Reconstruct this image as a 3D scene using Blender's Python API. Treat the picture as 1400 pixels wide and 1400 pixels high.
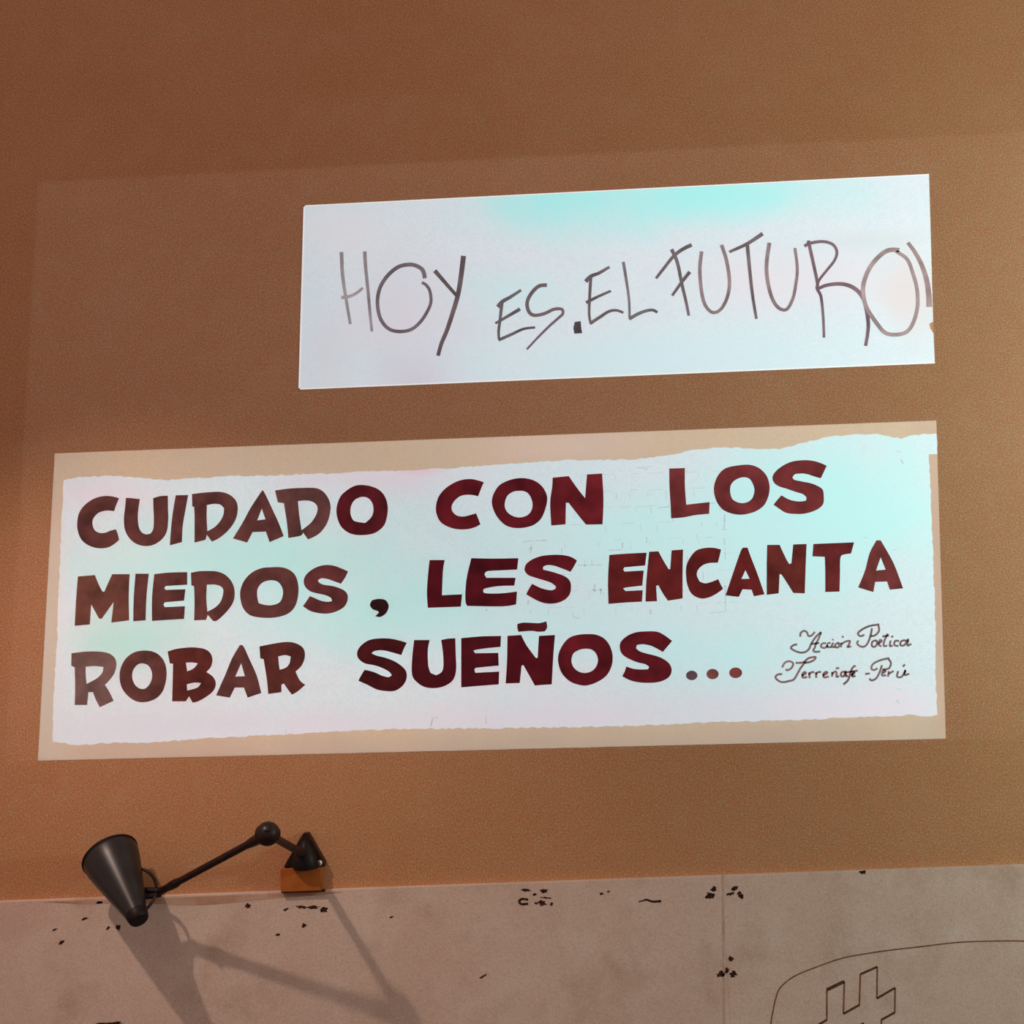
import bpy, math, random
from mathutils import Vector, Matrix
from mathutils.geometry import tessellate_polygon

for o in list(bpy.data.objects):
    bpy.data.objects.remove(o, do_unlink=True)
scene = bpy.context.scene
C = scene.collection
R = math.radians
random.seed(7)

# ------------------------------------------------------------------ camera
F = 1500.0                       # focal length in pixels of the 1400 px frame
CAM = Vector((0.0, -3.2, 1.62))
PITCH, ROLL = R(5.5), R(-2.06)
rot = Matrix.Rotation(R(90) + PITCH, 3, 'X') @ Matrix.Rotation(ROLL, 3, 'Z')
cd = bpy.data.cameras.new('camera')
cam = bpy.data.objects.new('camera', cd); C.objects.link(cam)
cam.location = CAM
cam.rotation_euler = rot.to_euler()
cd.sensor_width = 36.0
cd.lens = 36.0 * F / 1400.0
scene.camera = cam

def at(px, py, d=0.0):
    """point of the photograph's pixel on the plane d metres in front of the wall (the wall is y = 0)"""
    v = rot @ Vector(((px - 700.0) / F, (700.0 - py) / F, -1.0))
    t = (-d - CAM.y) / v.y
    return CAM + v * t

# ------------------------------------------------------------------ world, light, exposure
scene.view_settings.view_transform = 'Standard'
scene.view_settings.look = 'None'
scene.view_settings.gamma = 1.0
scene.view_settings.exposure = 0.0
scene.view_settings.use_curve_mapping = False

w = bpy.data.worlds.new('room_ambient'); scene.world = w
w.use_nodes = True
w.node_tree.nodes['Background'].inputs[0].default_value = (1.0, 0.66, 0.58, 1)
w.node_tree.nodes['Background'].inputs[1].default_value = 0.44

def light(name, kind, loc, power, col, size=0.1, target=None):
    ld = bpy.data.lights.new(name, kind)
    ld.energy = power; ld.color = col
    if kind == 'AREA':
        ld.shape = 'DISK'; ld.size = size
    else:
        ld.shadow_soft_size = size
    o = bpy.data.objects.new(name, ld); C.objects.link(o); o.location = loc
    if target is not None:
        o.rotation_euler = (Vector(target) - Vector(loc)).to_track_quat('-Z', 'Y').to_euler()
    return o

# pale lamp of the room on the right: the wall brightens and turns yellower towards that side
light('room_lamp_right_offscreen', 'POINT', (3.0, -1.4, 2.0), 145, (0.72, 1.0, 0.88), 0.15)
# small ceiling spot to the left whose beam falls on the lower wall and throws the lamp's shadow
_b, _s = at(366, 1140, 0.36), at(553, 1392, 0.018)      # the lamp's ball joint and its shadow give the direction
LP = _b + (_b - _s) * ((1.52 - 0.36) / (0.36 - 0.018))
sp = light('ceiling_spot_left_offscreen', 'SPOT', LP, 125, (1.0, 0.74, 0.62), 0.035, at(320, 1330))
sp.data.spot_size = R(60); sp.data.spot_blend = 1.0

# the projector: a spot whose beam carries the faint frame and evenly lights the two picture panels
VEIL = [(53, 249), (1660, 167), (1700, 1003), (8, 1043)]
PIC1 = [(415, 281), (1270, 238), (1278, 497), (408, 533)]
PIC2 = [(75, 620), (1280, 575), (1293, 1010), (52, 1040)]
PROJ = Vector((0.7, -3.9, 2.75))
pj = light('projector_behind_offscreen', 'SPOT', PROJ, 1, (1, 1, 1), 0.0, at(800, 640))
pj.data.spot_size = R(75); pj.data.spot_blend = 0.1
pj.data.use_nodes = True
nt = pj.data.node_tree; nt.nodes.clear()
def nd(t, **k):
    n = nt.nodes.new(t)
    for a, b in k.items(): setattr(n, a, b)
    return n
def mth(op, a, b=None, clamp=False):
    n = nd('ShaderNodeMath', operation=op); n.use_clamp = clamp
    for i, v in enumerate((a, b)):
        if v is None: continue
        if isinstance(v, (int, float)): n.inputs[i].default_value = v
        else: nt.links.new(v, n.inputs[i])
    return n.outputs[0]
geo = nd('ShaderNodeNewGeometry')
sx = nd('ShaderNodeSeparateXYZ'); nt.links.new(geo.outputs['Incoming'], sx.inputs[0])
k_ = mth('DIVIDE', -PROJ.y, sx.outputs[1])
WX = mth('ADD', mth('MULTIPLY', sx.outputs[0], k_), PROJ.x)
WZ = mth('ADD', mth('MULTIPLY', sx.outputs[2], k_), PROJ.z)
def quad_mask(quad, soft):
    pts = [at(*p) for p in quad]
    cx = sum(p.x for p in pts) / 4; cz = sum(p.z for p in pts) / 4
    m = None
    for i in range(4):
        p, q = pts[i], pts[(i + 1) % 4]
        a, b = -(q.z - p.z), (q.x - p.x)
        l = math.hypot(a, b); a /= l; b /= l
        c = -(a * p.x + b * p.z)
        if a * cx + b * cz + c < 0: a, b, c = -a, -b, -c
        v = mth('ADD', mth('ADD', mth('MULTIPLY', WX, a), mth('MULTIPLY', WZ, b)), c)
        v = mth('ADD', mth('DIVIDE', v, soft), 0.5, True)
        m = v if m is None else mth('MULTIPLY', m, v)
    return m
VEIL_POWER, PIC_POWER = 68.0, 285.0
def beam(mask, power, col):
    e = nd('ShaderNodeEmission'); e.inputs[0].default_value = (*col, 1)
    nt.links.new(mth('MULTIPLY', mask, power), e.inputs[1])
    return e.outputs[0]
e1 = beam(quad_mask(VEIL, 0.012), VEIL_POWER, (0.50, 0.66, 1.0))
e2 = beam(mth('ADD', quad_mask(PIC1, 0.003), quad_mask(PIC2, 0.003)), PIC_POWER, (0.86, 0.98, 1.0))
add = nd('ShaderNodeAddShader'); nt.links.new(e1, add.inputs[0]); nt.links.new(e2, add.inputs[1])
out = nd('ShaderNodeOutputLight'); nt.links.new(add.outputs[0], out.inputs[0])

# ------------------------------------------------------------------ materials
def mat(name, col, rough=0.9, spec=0.15, metal=0.0, var=None, scale=8.0, bump=0.0, bscale=200.0,
        contrast=(0.35, 0.65), layers=()):
    m = bpy.data.materials.new(name); m.use_nodes = True
    t = m.node_tree; b = t.nodes['Principled BSDF']
    b.inputs['Roughness'].default_value = rough
    b.inputs['Specular IOR Level'].default_value = spec
    b.inputs['Metallic'].default_value = metal
    g = t.nodes.new('ShaderNodeNewGeometry')
    src = None
    base = (*col, 1)
    todo = list(layers)
    if var: todo.insert(0, (var, scale, contrast, 1.0))
    for (vc, sc, (lo, hi), amt) in todo:
        n = t.nodes.new('ShaderNodeTexNoise'); n.inputs['Scale'].default_value = sc
        n.inputs['Detail'].default_value = 5; n.inputs['Roughness'].default_value = 0.6
        t.links.new(g.outputs['Position'], n.inputs['Vector'])
        r = t.nodes.new('ShaderNodeMapRange'); r.inputs[1].default_value = lo; r.inputs[2].default_value = hi
        r.inputs[4].default_value = amt
        t.links.new(n.outputs[0], r.inputs[0])
        x = t.nodes.new('ShaderNodeMix'); x.data_type = 'RGBA'
        t.links.new(r.outputs[0], x.inputs[0])
        if src is None: x.inputs[6].default_value = base
        else: t.links.new(src, x.inputs[6])
        x.inputs[7].default_value = (*vc, 1)
        src = x.outputs[2]
    if src is None: b.inputs['Base Color'].default_value = base
    else: t.links.new(src, b.inputs['Base Color'])
    if bump:
        n = t.nodes.new('ShaderNodeTexNoise'); n.inputs['Scale'].default_value = bscale
        n.inputs['Detail'].default_value = 3
        t.links.new(g.outputs['Position'], n.inputs['Vector'])
        bp = t.nodes.new('ShaderNodeBump'); bp.inputs['Strength'].default_value = bump
        bp.inputs['Distance'].default_value = 0.002
        t.links.new(n.outputs[0], bp.inputs['Height'])
        t.links.new(bp.outputs[0], b.inputs['Normal'])
    return m

def mat_object_colour(name):
    """colour of each letter from the object's own colour, mottled like thin brushed paint"""
    m = bpy.data.materials.new(name); m.use_nodes = True
    t = m.node_tree; b = t.nodes['Principled BSDF']
    b.inputs['Roughness'].default_value = 0.9; b.inputs['Specular IOR Level'].default_value = 0.1
    oi = t.nodes.new('ShaderNodeObjectInfo'); g = t.nodes.new('ShaderNodeNewGeometry')
    n = t.nodes.new('ShaderNodeTexNoise'); n.inputs['Scale'].default_value = 14; n.inputs['Detail'].default_value = 6
    t.links.new(g.outputs['Position'], n.inputs['Vector'])
    r = t.nodes.new('ShaderNodeMapRange'); r.inputs[1].default_value = .3; r.inputs[2].default_value = .7
    r.inputs[3].default_value = 0.6; r.inputs[4].default_value = 1.4
    t.links.new(n.outputs[0], r.inputs[0])
    v = t.nodes.new('ShaderNodeVectorMath'); v.operation = 'SCALE'
    t.links.new(oi.outputs['Color'], v.inputs[0]); t.links.new(r.outputs[0], v.inputs['Scale'])
    t.links.new(v.outputs[0], b.inputs['Base Color'])
    return m

def mat_field(name, spots, base, var):
    """ground of a projected picture, its light painted as matte colour: base colour with soft round tinted areas (centre x, z, radius x, z, colour, amount)"""
    m = mat(name, base, var=var, scale=6, layers=[((base[0] * .78, base[1] * .78, base[2] * .80), 240, (0.46, 0.72), 0.55), ((base[0] * .90, base[1] * .90, base[2] * .91), 40, (0.5, 0.7), 0.5)])
    t = m.node_tree; b = t.nodes['Principled BSDF']
    src = b.inputs['Base Color'].links[0].from_socket
    g = t.nodes.new('ShaderNodeNewGeometry')
    nz = t.nodes.new('ShaderNodeTexNoise'); nz.inputs['Scale'].default_value = 5; nz.inputs['Detail'].default_value = 5
    t.links.new(g.outputs['Position'], nz.inputs['Vector'])
    for (cx, cz, rx, rz, colr, amt) in spots:
        s = t.nodes.new('ShaderNodeVectorMath'); s.operation = 'SUBTRACT'
        t.links.new(g.outputs['Position'], s.inputs[0]); s.inputs[1].default_value = (cx, 0, cz)
        d = t.nodes.new('ShaderNodeVectorMath'); d.operation = 'MULTIPLY'
        t.links.new(s.outputs[0], d.inputs[0]); d.inputs[1].default_value = (1 / rx, 0, 1 / rz)
        l = t.nodes.new('ShaderNodeVectorMath'); l.operation = 'LENGTH'
        t.links.new(d.outputs[0], l.inputs[0])
        a = t.nodes.new('ShaderNodeMath'); a.operation = 'MULTIPLY_ADD'
        t.links.new(nz.outputs[0], a.inputs[0]); a.inputs[1].default_value = 0.9
        t.links.new(l.outputs['Value'], a.inputs[2])
        r = t.nodes.new('ShaderNodeMapRange'); r.interpolation_type = 'SMOOTHSTEP'
        r.inputs[1].default_value = 0.45; r.inputs[2].default_value = 1.45
        r.inputs[3].default_value = amt * 0.85; r.inputs[4].default_value = 0
        t.links.new(a.outputs[0], r.inputs[0])
        x = t.nodes.new('ShaderNodeMix'); x.data_type = 'RGBA'
        t.links.new(r.outputs[0], x.inputs[0]); t.links.new(src, x.inputs[6]); x.inputs[7].default_value = (*colr, 1)
        src = x.outputs[2]
    t.links.new(src, b.inputs['Base Color'])
    return m

def fspot(px, py, rpx, rpy, colr, amt):
    p = at(px, py)
    return (p.x, p.z, rpx / 469.0, rpy / 469.0, colr, amt)

M = {}
M['wall'] = mat('ochre_plaster', (0.495, 0.25, 0.125), var=(0.46, 0.22, 0.10), scale=2.2, bump=0.3, bscale=160,
                layers=[((0.52, 0.30, 0.16), 9, (0.5, 0.75), 0.5), ((0.50, 0.20, 0.095), 24, (0.50, 0.70), 0.55), ((0.40, 0.28, 0.15), 31, (0.52, 0.72), 0.5),
                        ((0.27, 0.11, 0.045), 250, (0.46, 0.66), 0.75), ((0.66, 0.42, 0.26), 210, (0.50, 0.68), 0.7)])
M['floor'] = mat('dark_floor', (0.10, 0.07, 0.05), rough=0.6, var=(0.07, 0.05, 0.04), scale=3)
M['panel'] = mat('painted_board', (0.64, 0.51, 0.43), rough=0.75, var=(0.58, 0.43, 0.355), scale=2.6, bump=0.2, bscale=90,
                 layers=[((0.42, 0.28, 0.20), 4.2, (0.53, 0.74), 0.75), ((0.70, 0.60, 0.52), 8.0, (0.50, 0.7), 0.6), ((0.58, 0.39, 0.315), 16.0, (0.52, 0.72), 0.6),
                         ((0.36, 0.25, 0.20), 250, (0.47, 0.68), 0.42), ((0.80, 0.70, 0.62), 210, (0.50, 0.68), 0.35)])
M['edge'] = mat('worn_board_edge', (0.40, 0.22, 0.135), var=(0.50, 0.34, 0.25), scale=9, contrast=(0.40, 0.64))
M['chip'] = mat('bare_dark_hole', (0.020, 0.008, 0.006), var=(0.11, 0.035, 0.022), scale=110, contrast=(0.5, 0.62))
M['ink'] = mat('dark_ink', (0.07, 0.035, 0.028), var=(0.12, 0.05, 0.035), scale=90)
M['ink_thin'] = mat('brown_ink', (0.24, 0.115, 0.065), var=(0.13, 0.055, 0.035), scale=70)
M['seam'] = mat('filled_seam', (0.42, 0.28, 0.23), var=(0.58, 0.43, 0.36), scale=30)
M['black'] = mat('black_enamel', (0.006, 0.004, 0.004), rough=0.5, spec=0.2, var=(0.012, 0.007, 0.006), scale=30)
M['shade'] = mat('dark_grey_enamel', (0.010, 0.0085, 0.0085), rough=0.36, spec=0.42, var=(0.016, 0.013, 0.013), scale=18)
M['brownmetal'] = mat('brown_black_metal', (0.013, 0.006, 0.0045), rough=0.45, spec=0.22, var=(0.028, 0.010, 0.007), scale=40)
M['inner'] = mat('pale_reflector', (0.6, 0.58, 0.55), rough=0.5)
M['bulb'] = mat('unlit_bulb', (0.75, 0.73, 0.68), rough=0.25, spec=0.5)
M['steel'] = mat('bright_screw', (0.85, 0.85, 0.85), rough=0.25, spec=0.5, metal=0.6)
M['wood'] = mat('orange_wood', (0.40, 0.125, 0.025), rough=0.6, var=(0.27, 0.065, 0.014), scale=9)
M['letter'] = mat_object_colour('projected_letter_paint')

# ------------------------------------------------------------------ mesh helpers
def tag(o, label=None, cat=None, group=None, kind=None):
    if label: o['label'] = label
    if cat: o['category'] = cat
    if group: o['group'] = group
    if kind: o['kind'] = kind
    return o

def world_of(o):
    v = Vector((0, 0, 0))
    while o is not None:
        v += o.location; o = o.parent
    return v

def empty(name, loc, parent=None):
    o = bpy.data.objects.new(name, None); C.objects.link(o)
    o.empty_display_size = 0.05
    o.parent = parent
    o.location = Vector(loc) - (world_of(parent) if parent else Vector())
    return o

def obj(name, verts, faces, m, parent=None, origin=None, smooth=False):
    """one mesh object from world-space vertices"""
    verts = [Vector(v) for v in verts]
    if origin is None:
        n = len(verts)
        origin = Vector((sum(v.x for v in verts) / n, sum(v.y for v in verts) / n, sum(v.z for v in verts) / n))
    me = bpy.data.meshes.new(name)
    me.from_pydata([v - origin for v in verts], [], faces)
    me.validate(); me.update()
    me.materials.append(m)
    if smooth:
        for p in me.polygons: p.use_smooth = True
        try: me.set_sharp_from_angle(angle=R(40))
        except Exception: pass
    o = bpy.data.objects.new(name, me); C.objects.link(o)
    o.parent = parent
    o.location = origin - (world_of(parent) if parent else Vector())
    return o

class MB:
    def __init__(s): s.v = []; s.f = []
    def add(s, v, f):
        b = len(s.v); s.v += [Vector(x) for x in v]; s.f += [tuple(i + b for i in q) for q in f]
    def box(s, x0, x1, y0, y1, z0, z1):
        s.add([(x, y, z) for x in (x0, x1) for y in (y0, y1) for z in (z0, z1)],
              [(0, 1, 3, 2), (4, 6, 7, 5), (0, 4, 5, 1), (2, 3, 7, 6), (0, 2, 6, 4), (1, 5, 7, 3)])
    def tube(s, pts, rad, n=14, caps=True):
        pts = [Vector(p) for p in pts]
        rr = rad if isinstance(rad, (list, tuple)) else [rad] * len(pts)
        t0 = (pts[1] - pts[0]).normalized()
        ref = Vector((0, 0, 1)) if abs(t0.z) < .9 else Vector((1, 0, 0))
        u = t0.cross(ref).normalized()
        rings = []
        for i, p in enumerate(pts):
            t = (pts[min(i + 1, len(pts) - 1)] - pts[max(i - 1, 0)]).normalized()
            u = (u - t * u.dot(t)).normalized(); v = t.cross(u)
            rings.append([p + (u * math.cos(2 * math.pi * k / n) + v * math.sin(2 * math.pi * k / n)) * rr[i] for k in range(n)])
        vs = [q for r_ in rings for q in r_]; fs = []
        for i in range(len(pts) - 1):
            for k in range(n):
                a = i * n + k; b = i * n + (k + 1) % n
                fs.append((a, b, b + n, a + n))
        if caps:
            fs.append(tuple(reversed(range(n)))); fs.append(tuple(range((len(pts) - 1) * n, len(pts) * n)))
        s.add(vs, fs)
    def lathe(s, o, axis, prof, n=40):
        """prof: (distance along axis, radius) pairs"""
        s.tube_profile = None
        o = Vector(o); ax = Vector(axis).normalized()
        ref = Vector((0, 0, 1)) if abs(ax.z) < .9 else Vector((1, 0, 0))
        u = ax.cross(ref).normalized(); v = ax.cross(u)
        vs = []; fs = []
        for (d, r_) in prof:
            for k in range(n):
                a = 2 * math.pi * k / n
                vs.append(o + ax * d + (u * math.cos(a) + v * math.sin(a)) * max(r_, 1e-5))
        for i in range(len(prof) - 1):
            for k in range(n):
                a = i * n + k; b = i * n + (k + 1) % n
                fs.append((a, b, b + n, a + n))
        s.add(vs, fs)
    def prism(s, loops, d0, d1):
        """closed pixel-free outline(s) as world points on the wall plane, from depth d0 to d1 in front of the wall"""
        base = [[Vector((p[0], 0, p[1])) for p in lp] for lp in loops]
        tris = tessellate_polygon(base)
        flat = [p for lp in base for p in lp]
        n = len(flat)
        vs = [Vector((p.x, -d1, p.z)) for p in flat] + [Vector((p.x, -d0, p.z)) for p in flat]
        fs = []
        for (a, b, c) in tris:
            nrm = (flat[b] - flat[a]).cross(flat[c] - flat[a])
            if nrm.length < 1e-12: continue
            fs.append((a, b, c) if nrm.y < 0 else (a, c, b))
        k = 0
        for lp in base:
            m_ = len(lp)
            for i in range(m_):
                j = (i + 1) % m_
                fs.append((k + i, k + j, k + j + n, k + i + n))
            k += m_
        s.add(vs, fs)
    def build(s, name, m, parent=None, origin=None, smooth=False):
        return obj(name, s.v, s.f, m, parent, origin, smooth)

# ---- outlines traced on the photograph: pixels of a magnified crop -> points of the wall
def spline_open(p, n=4):
    if len(p) < 3: return list(p)
    o = []
    for i in range(len(p) - 1):
        a = p[max(i - 1, 0)]; b = p[i]; c = p[i + 1]; d = p[min(i + 2, len(p) - 1)]
        for k in range(n):
            t = k / n
            o.append(tuple(0.5 * (2 * b[j] + (c[j] - a[j]) * t + (2 * a[j] - 5 * b[j] + 4 * c[j] - d[j]) * t * t
                                  + (3 * b[j] - a[j] - 3 * c[j] + d[j]) * t ** 3) for j in (0, 1)))
    o.append(tuple(p[-1]))
    return o

def smooth_loop(p, corner=48, n=4):
    """closed outline: sharp turns stay corners, everything between runs through a spline"""
    L = len(p); cs = []
    for i in range(L):
        a, b, c = p[i - 1], p[i], p[(i + 1) % L]
        t1 = math.atan2(b[1] - a[1], b[0] - a[0]); t2 = math.atan2(c[1] - b[1], c[0] - b[0])
        d = abs((t2 - t1 + math.pi) % (2 * math.pi) - math.pi)
        if d > R(corner): cs.append(i)
    if not cs:
        q = [p[-1]] + list(p) + [p[0], p[1]]
        o = []
        for i in range(1, L + 1):
            a, b, c, d = q[i - 1], q[i], q[i + 1], q[i + 2]
            for k in range(n):
                t = k / n
                o.append(tuple(0.5 * (2 * b[j] + (c[j] - a[j]) * t + (2 * a[j] - 5 * b[j] + 4 * c[j] - d[j]) * t * t
                                      + (3 * b[j] - a[j] - 3 * c[j] + d[j]) * t ** 3) for j in (0, 1)))
        return o
    o = []
    for a, b in zip(cs, cs[1:] + [cs[0] + L]):
        seg = [p[i % L] for i in range(a, b + 1)]
        o += spline_open(seg, n)[:-1]
    return o

def px_to_wall(p, x0, y0, s):
    q = at(x0 + p[0] / s, y0 + p[1] / s)
    return (q.x, q.z)

def ribbon(pts, wd):
    """closed outline of a brush stroke of varying width along a smoothed path (pixels)"""
    q = spline_open(pts, 5)
    N = len(q); l = []; r_ = []
    for i, p in enumerate(q):
        a = q[max(i - 1, 0)]; b = q[min(i + 1, N - 1)]
        dx, dy = b[0] - a[0], b[1] - a[1]; h = math.hypot(dx, dy) or 1
        t = i / (N - 1)
        ww = wd(t) if callable(wd) else wd
        nx, ny = -dy / h * ww / 2, dx / h * ww / 2
        l.append((p[0] + nx, p[1] + ny)); r_.append((p[0] - nx, p[1] - ny))
    return l, r_

def stroke(mb, pts, wd, x0, y0, s, d0, d1):
    l, r_ = ribbon(pts, wd)
    L = [px_to_wall(p, x0, y0, s) for p in l]; Q = [px_to_wall(p, x0, y0, s) for p in r_]
    n = len(L)
    vs = [(p[0], -d1, p[1]) for p in L] + [(p[0], -d1, p[1]) for p in Q] + [(p[0], -d0, p[1]) for p in L] + [(p[0], -d0, p[1]) for p in Q]
    fs = []
    for i in range(n - 1):
        fs += [(i, i + 1, n + i + 1, n + i), (2 * n + i, 2 * n + i + 1, i + 1, i), (n + i, n + i + 1, 3 * n + i + 1, 3 * n + i)]
    fs += [(0, n, 3 * n, 2 * n), (n - 1, 3 * n - 1, 4 * n - 1, 2 * n - 1)]
    mb.add(vs, fs)

# ------------------------------------------------------------------ the setting
EDGE = at(700, 1208, 0.018).z                      # height of the board's top edge
mb = MB(); mb.box(-4.5, 4.5, 0, 0.15, 0, 4.3)
wall = mb.build('wall_back', M['wall'], origin=Vector((0, 0, 0)))
tag(wall, 'ochre brown plastered wall behind the projected pictures', 'wall', kind='structure')
mb = MB(); mb.box(-4.5, 4.5, -5.5, 0.15, -0.1, 0)
tag(mb.build('floor', M['floor'], origin=Vector((0, 0, 0))), 'dark floor at the foot of the wall', 'floor', kind='structure')

PT = 0.018                                  # board thickness
trim = empty('trim_1', (0, -PT / 2, 0))
tag(trim, 'dirty white painted boards covering the lower wall', 'wall panelling', kind='structure')
XS = at(989, 1230, PT).x
def board(x0, x1, label):
    b = 0.0007
    xa, xb, z1 = x0, x1, EDGE
    v = []
    for (x, y, z) in [(xa, -PT + b, 0.002), (xb, -PT + b, 0.002), (xb, -PT + b, z1), (xa, -PT + b, z1),
                      (xa + b, -PT, 0.002 + b), (xb - b, -PT, 0.002 + b), (xb - b, -PT, z1 - b), (xa + b, -PT, z1 - b),
                      (xa, 0, 0.002), (xb, 0, 0.002), (xb, 0, z1), (xa, 0, z1)]:
        v.append((x, y, z))
    f = [(4, 5, 6, 7), (0, 1, 5, 4), (1, 2, 6, 5), (2, 3, 7, 6), (3, 0, 4, 7), (0, 8, 9, 1), (1, 9, 10, 2), (2, 10, 11, 3), (3, 11, 8, 0)]
    o = obj('panel', v, f, M['panel'], trim)
    o['label'] = label
    return o
pl = board(-3.2, XS, 'board behind the wall lamp, stained and chipped')
pr = board(XS, 3.0, 'board carrying the drawn hash sign in a bubble')

def on_panel(mb_, loops_px, d1=0.0006):
    loops = []
    for lp in loops_px:
        loops.append([(at(p[0], p[1], PT).x, at(p[0], p[1], PT).z) for p in lp])
    mb_.prism(loops, PT - 0.0005, PT + d1)

def blob(cx, cy, rx, ry, ang=0, n=17, jag=0.42):
    o = []
    for k in range(n):
        a = 2 * math.pi * k / n
        r_ = 1 + random.uniform(-jag, jag)
        x, y = math.cos(a) * rx * r_, math.sin(a) * ry * r_
        ca, sa = math.cos(ang), math.sin(ang)
        o.append((cx + x * ca - y * sa, cy + x * sa + y * ca))
    return o

chips = [  # centre x, y, half width, half height, angle
    (338.6, 1238.5, 4.6, 3.6, 0), (412, 1240, 8, 1.9, 0.05), (428, 1240.5, 8, 2.2, 0), (443, 1244, 4.6, 3.8, 0), (391, 1243, 4, 1.5, -.4),
    (416, 1265, 3.4, 2.4, -.4), (380, 1278, 2.6, 1.8, 0), (161, 1268, 3.4, 5.0, -.4), (148, 1268.5, 3.2, 2.0, -.5),
    (116, 1256, 4, 1.6, -.2), (83, 1289, 4.5, 1.8, -.6), (136, 1234, 3.4, 2, -.1), (152, 1400, 16, 3, 0), (75, 1271, 3, 1.2, -.5),
    (720, 1217, 6.5, 1.9, .05), (744, 1218, 5.2, 2.8, 0), (731, 1223, 2.5, 1.4, -.4), (746, 1227.5, 6, 1.2, .1), (741, 1234, 6.2, 3.4, .2),
    (754, 1236, 2.6, 1.8, -.5), (733, 1235, 2.2, 1.6, 0), (822, 1222, 3.2, 1.7, -.3), (832, 1219, 1.8, 1.1, 0),
    (975, 1216, 4.2, 3.2, -.6), (972, 1224.5, 6.2, 4.8, -.1), (1004, 1215.5, 5.4, 3.0, -.4), (999, 1222, 5, 1.9, -.2), (1012, 1224, 3.6, 5, -.3),
    (999, 1311, 3.6, 3.2, -.3), (985, 1332, 5.2, 4.4, -.2), (994, 1327, 2.6, 4, .3), (1002.5, 1331, 4.6, 4.4, -.7), (1180, 1192.5, 4.4, 2.4, 0),
    (535, 1254, 3, 1, -.3), (660, 1335, 5, 1.4, -.5)]
for (cx, cy, rx, ry, an) in chips:
    mb = MB(); on_panel(mb, [blob(cx, cy, rx, ry, an)])
    mb.build('paint_chip', M['chip'], pl if cx < 989 else pr)
# ring-shaped and line-shaped scratches
def panel_stroke(name, pts, wd, m, parent, s=1.0, x0=0, y0=0):
    mb_ = MB()
    for (pp, ww) in ([(pts, wd)] if not isinstance(wd, list) else list(zip(pts, wd))):
        l, r_ = ribbon([(x0 + a / s, y0 + b / s) for a, b in pp], ww)
        k = len(l)
        P_ = [at(p[0], p[1], PT) for p in l]; Q_ = [at(p[0], p[1], PT) for p in r_]
        vs = [(p.x, -PT - 0.0006, p.z) for p in P_] + [(p.x, -PT - 0.0006, p.z) for p in Q_] + \
             [(p.x, -PT + 0.0004, p.z) for p in P_] + [(p.x, -PT + 0.0004, p.z) for p in Q_]
        fs = []
        for i in range(k - 1):
            fs += [(i, i + 1, k + i + 1, k + i), (2 * k + i, 2 * k + i + 1, i + 1, i), (k + i, k + i + 1, 3 * k + i + 1, 3 * k + i)]
        fs += [(0, k, 3 * k, 2 * k), (k - 1, 3 * k - 1, 4 * k - 1, 2 * k - 1)]
        mb_.add(vs, fs)
    return mb_.build(name, m, parent)
panel_stroke('paint_chip', [(722, 1230), (714, 1229), (710, 1232), (713, 1236), (722, 1235.5)], 3.2, M['chip'], pl)
panel_stroke('paint_chip', [(873, 1232.5), (879, 1231.5), (884, 1230), (892, 1232.5), (904, 1232)], lambda t: 1.6 + 1.6 * t, M['chip'], pl)
panel_stroke('seam_filler', [(988.5, 1196), (989, 1240), (989.5, 1300), (990, 1360), (990.5, 1430)], 2.6, M['seam'], pr)
# worn, unpainted strip along the top edge
mb = MB(); on_panel(mb, [[(60, 1233), (140, 1230.5), (230, 1227.5), (300, 1224.5), (382, 1221.5), (445, 1219), (470, 1219.5), (440, 1224), (390, 1227), (345, 1231), (300, 1236),
                         (260, 1238), (225, 1236), (170, 1234.5), (110, 1236)]])
mb.build('worn_edge', M['edge'], pl)['label'] = 'bare brownish strip along the top edge'

# drawing on the right board: a hash sign inside a speech bubble
HZ = dict(s=3.889, x0=1040, y0=1260)
o = panel_stroke('bubble_outline', [(120, 900), (75, 760), (52, 640), (55, 540), (65, 480), (80, 410), (105, 350), (180, 290), (300, 240), (430, 195), (550, 172), (700, 150),
                 (850, 133), (1000, 115), (1100, 107), (1250, 103), (1400, 103), (1600, 112), (1760, 150), (1850, 240), (1880, 400), (1870, 600)], 1.7, M['ink_thin'], pr, **HZ)
o['label'] = 'thin brown line drawn as a rounded bubble'
ol = [(352, 522), (352, 362), (445, 318), (440, 490), (525, 443), (530, 280), (620, 240), (618, 408), (715, 352), (713, 483), (642, 522), (642, 640),
      (715, 600), (713, 730), (642, 770), (640, 900), (550, 945), (550, 815), (462, 865), (460, 990), (370, 1035), (370, 910), (270, 965), (270, 830), (360, 780), (358, 660),
      (262, 715), (262, 575)]
hole = [(460, 590), (548, 540), (546, 685), (460, 735)]
segs, wds, segs2, wds2 = [], [], [], []
for lp in (ol, hole):
    for i in range(len(lp)):
        a, b = lp[i], lp[(i + 1) % len(lp)]
        if abs(a[0] - b[0]) < 12: segs2.append([a, b]); wds2.append(2.0)
        else: segs.append([a, b]); wds.append(4.6 if i == 1 else 3.0)
hs = panel_stroke('hash_sign', segs, wds, M['ink'], pr, **HZ); hs['label'] = 'hash sign drawn in dark ink outline'
panel_stroke('hash_upright_line', segs2, wds2, M['ink_thin'], hs, **HZ)

# ------------------------------------------------------------------ projected picture with the handwritten line, its light painted into a matte panel
def poly_px(pts): return [(at(*p).x, at(*p).z) for p in pts]
G0, G1, G2, G3 = 0.0, 0.0012, 0.0018, 0.0024        # layer depths in front of the wall

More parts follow.
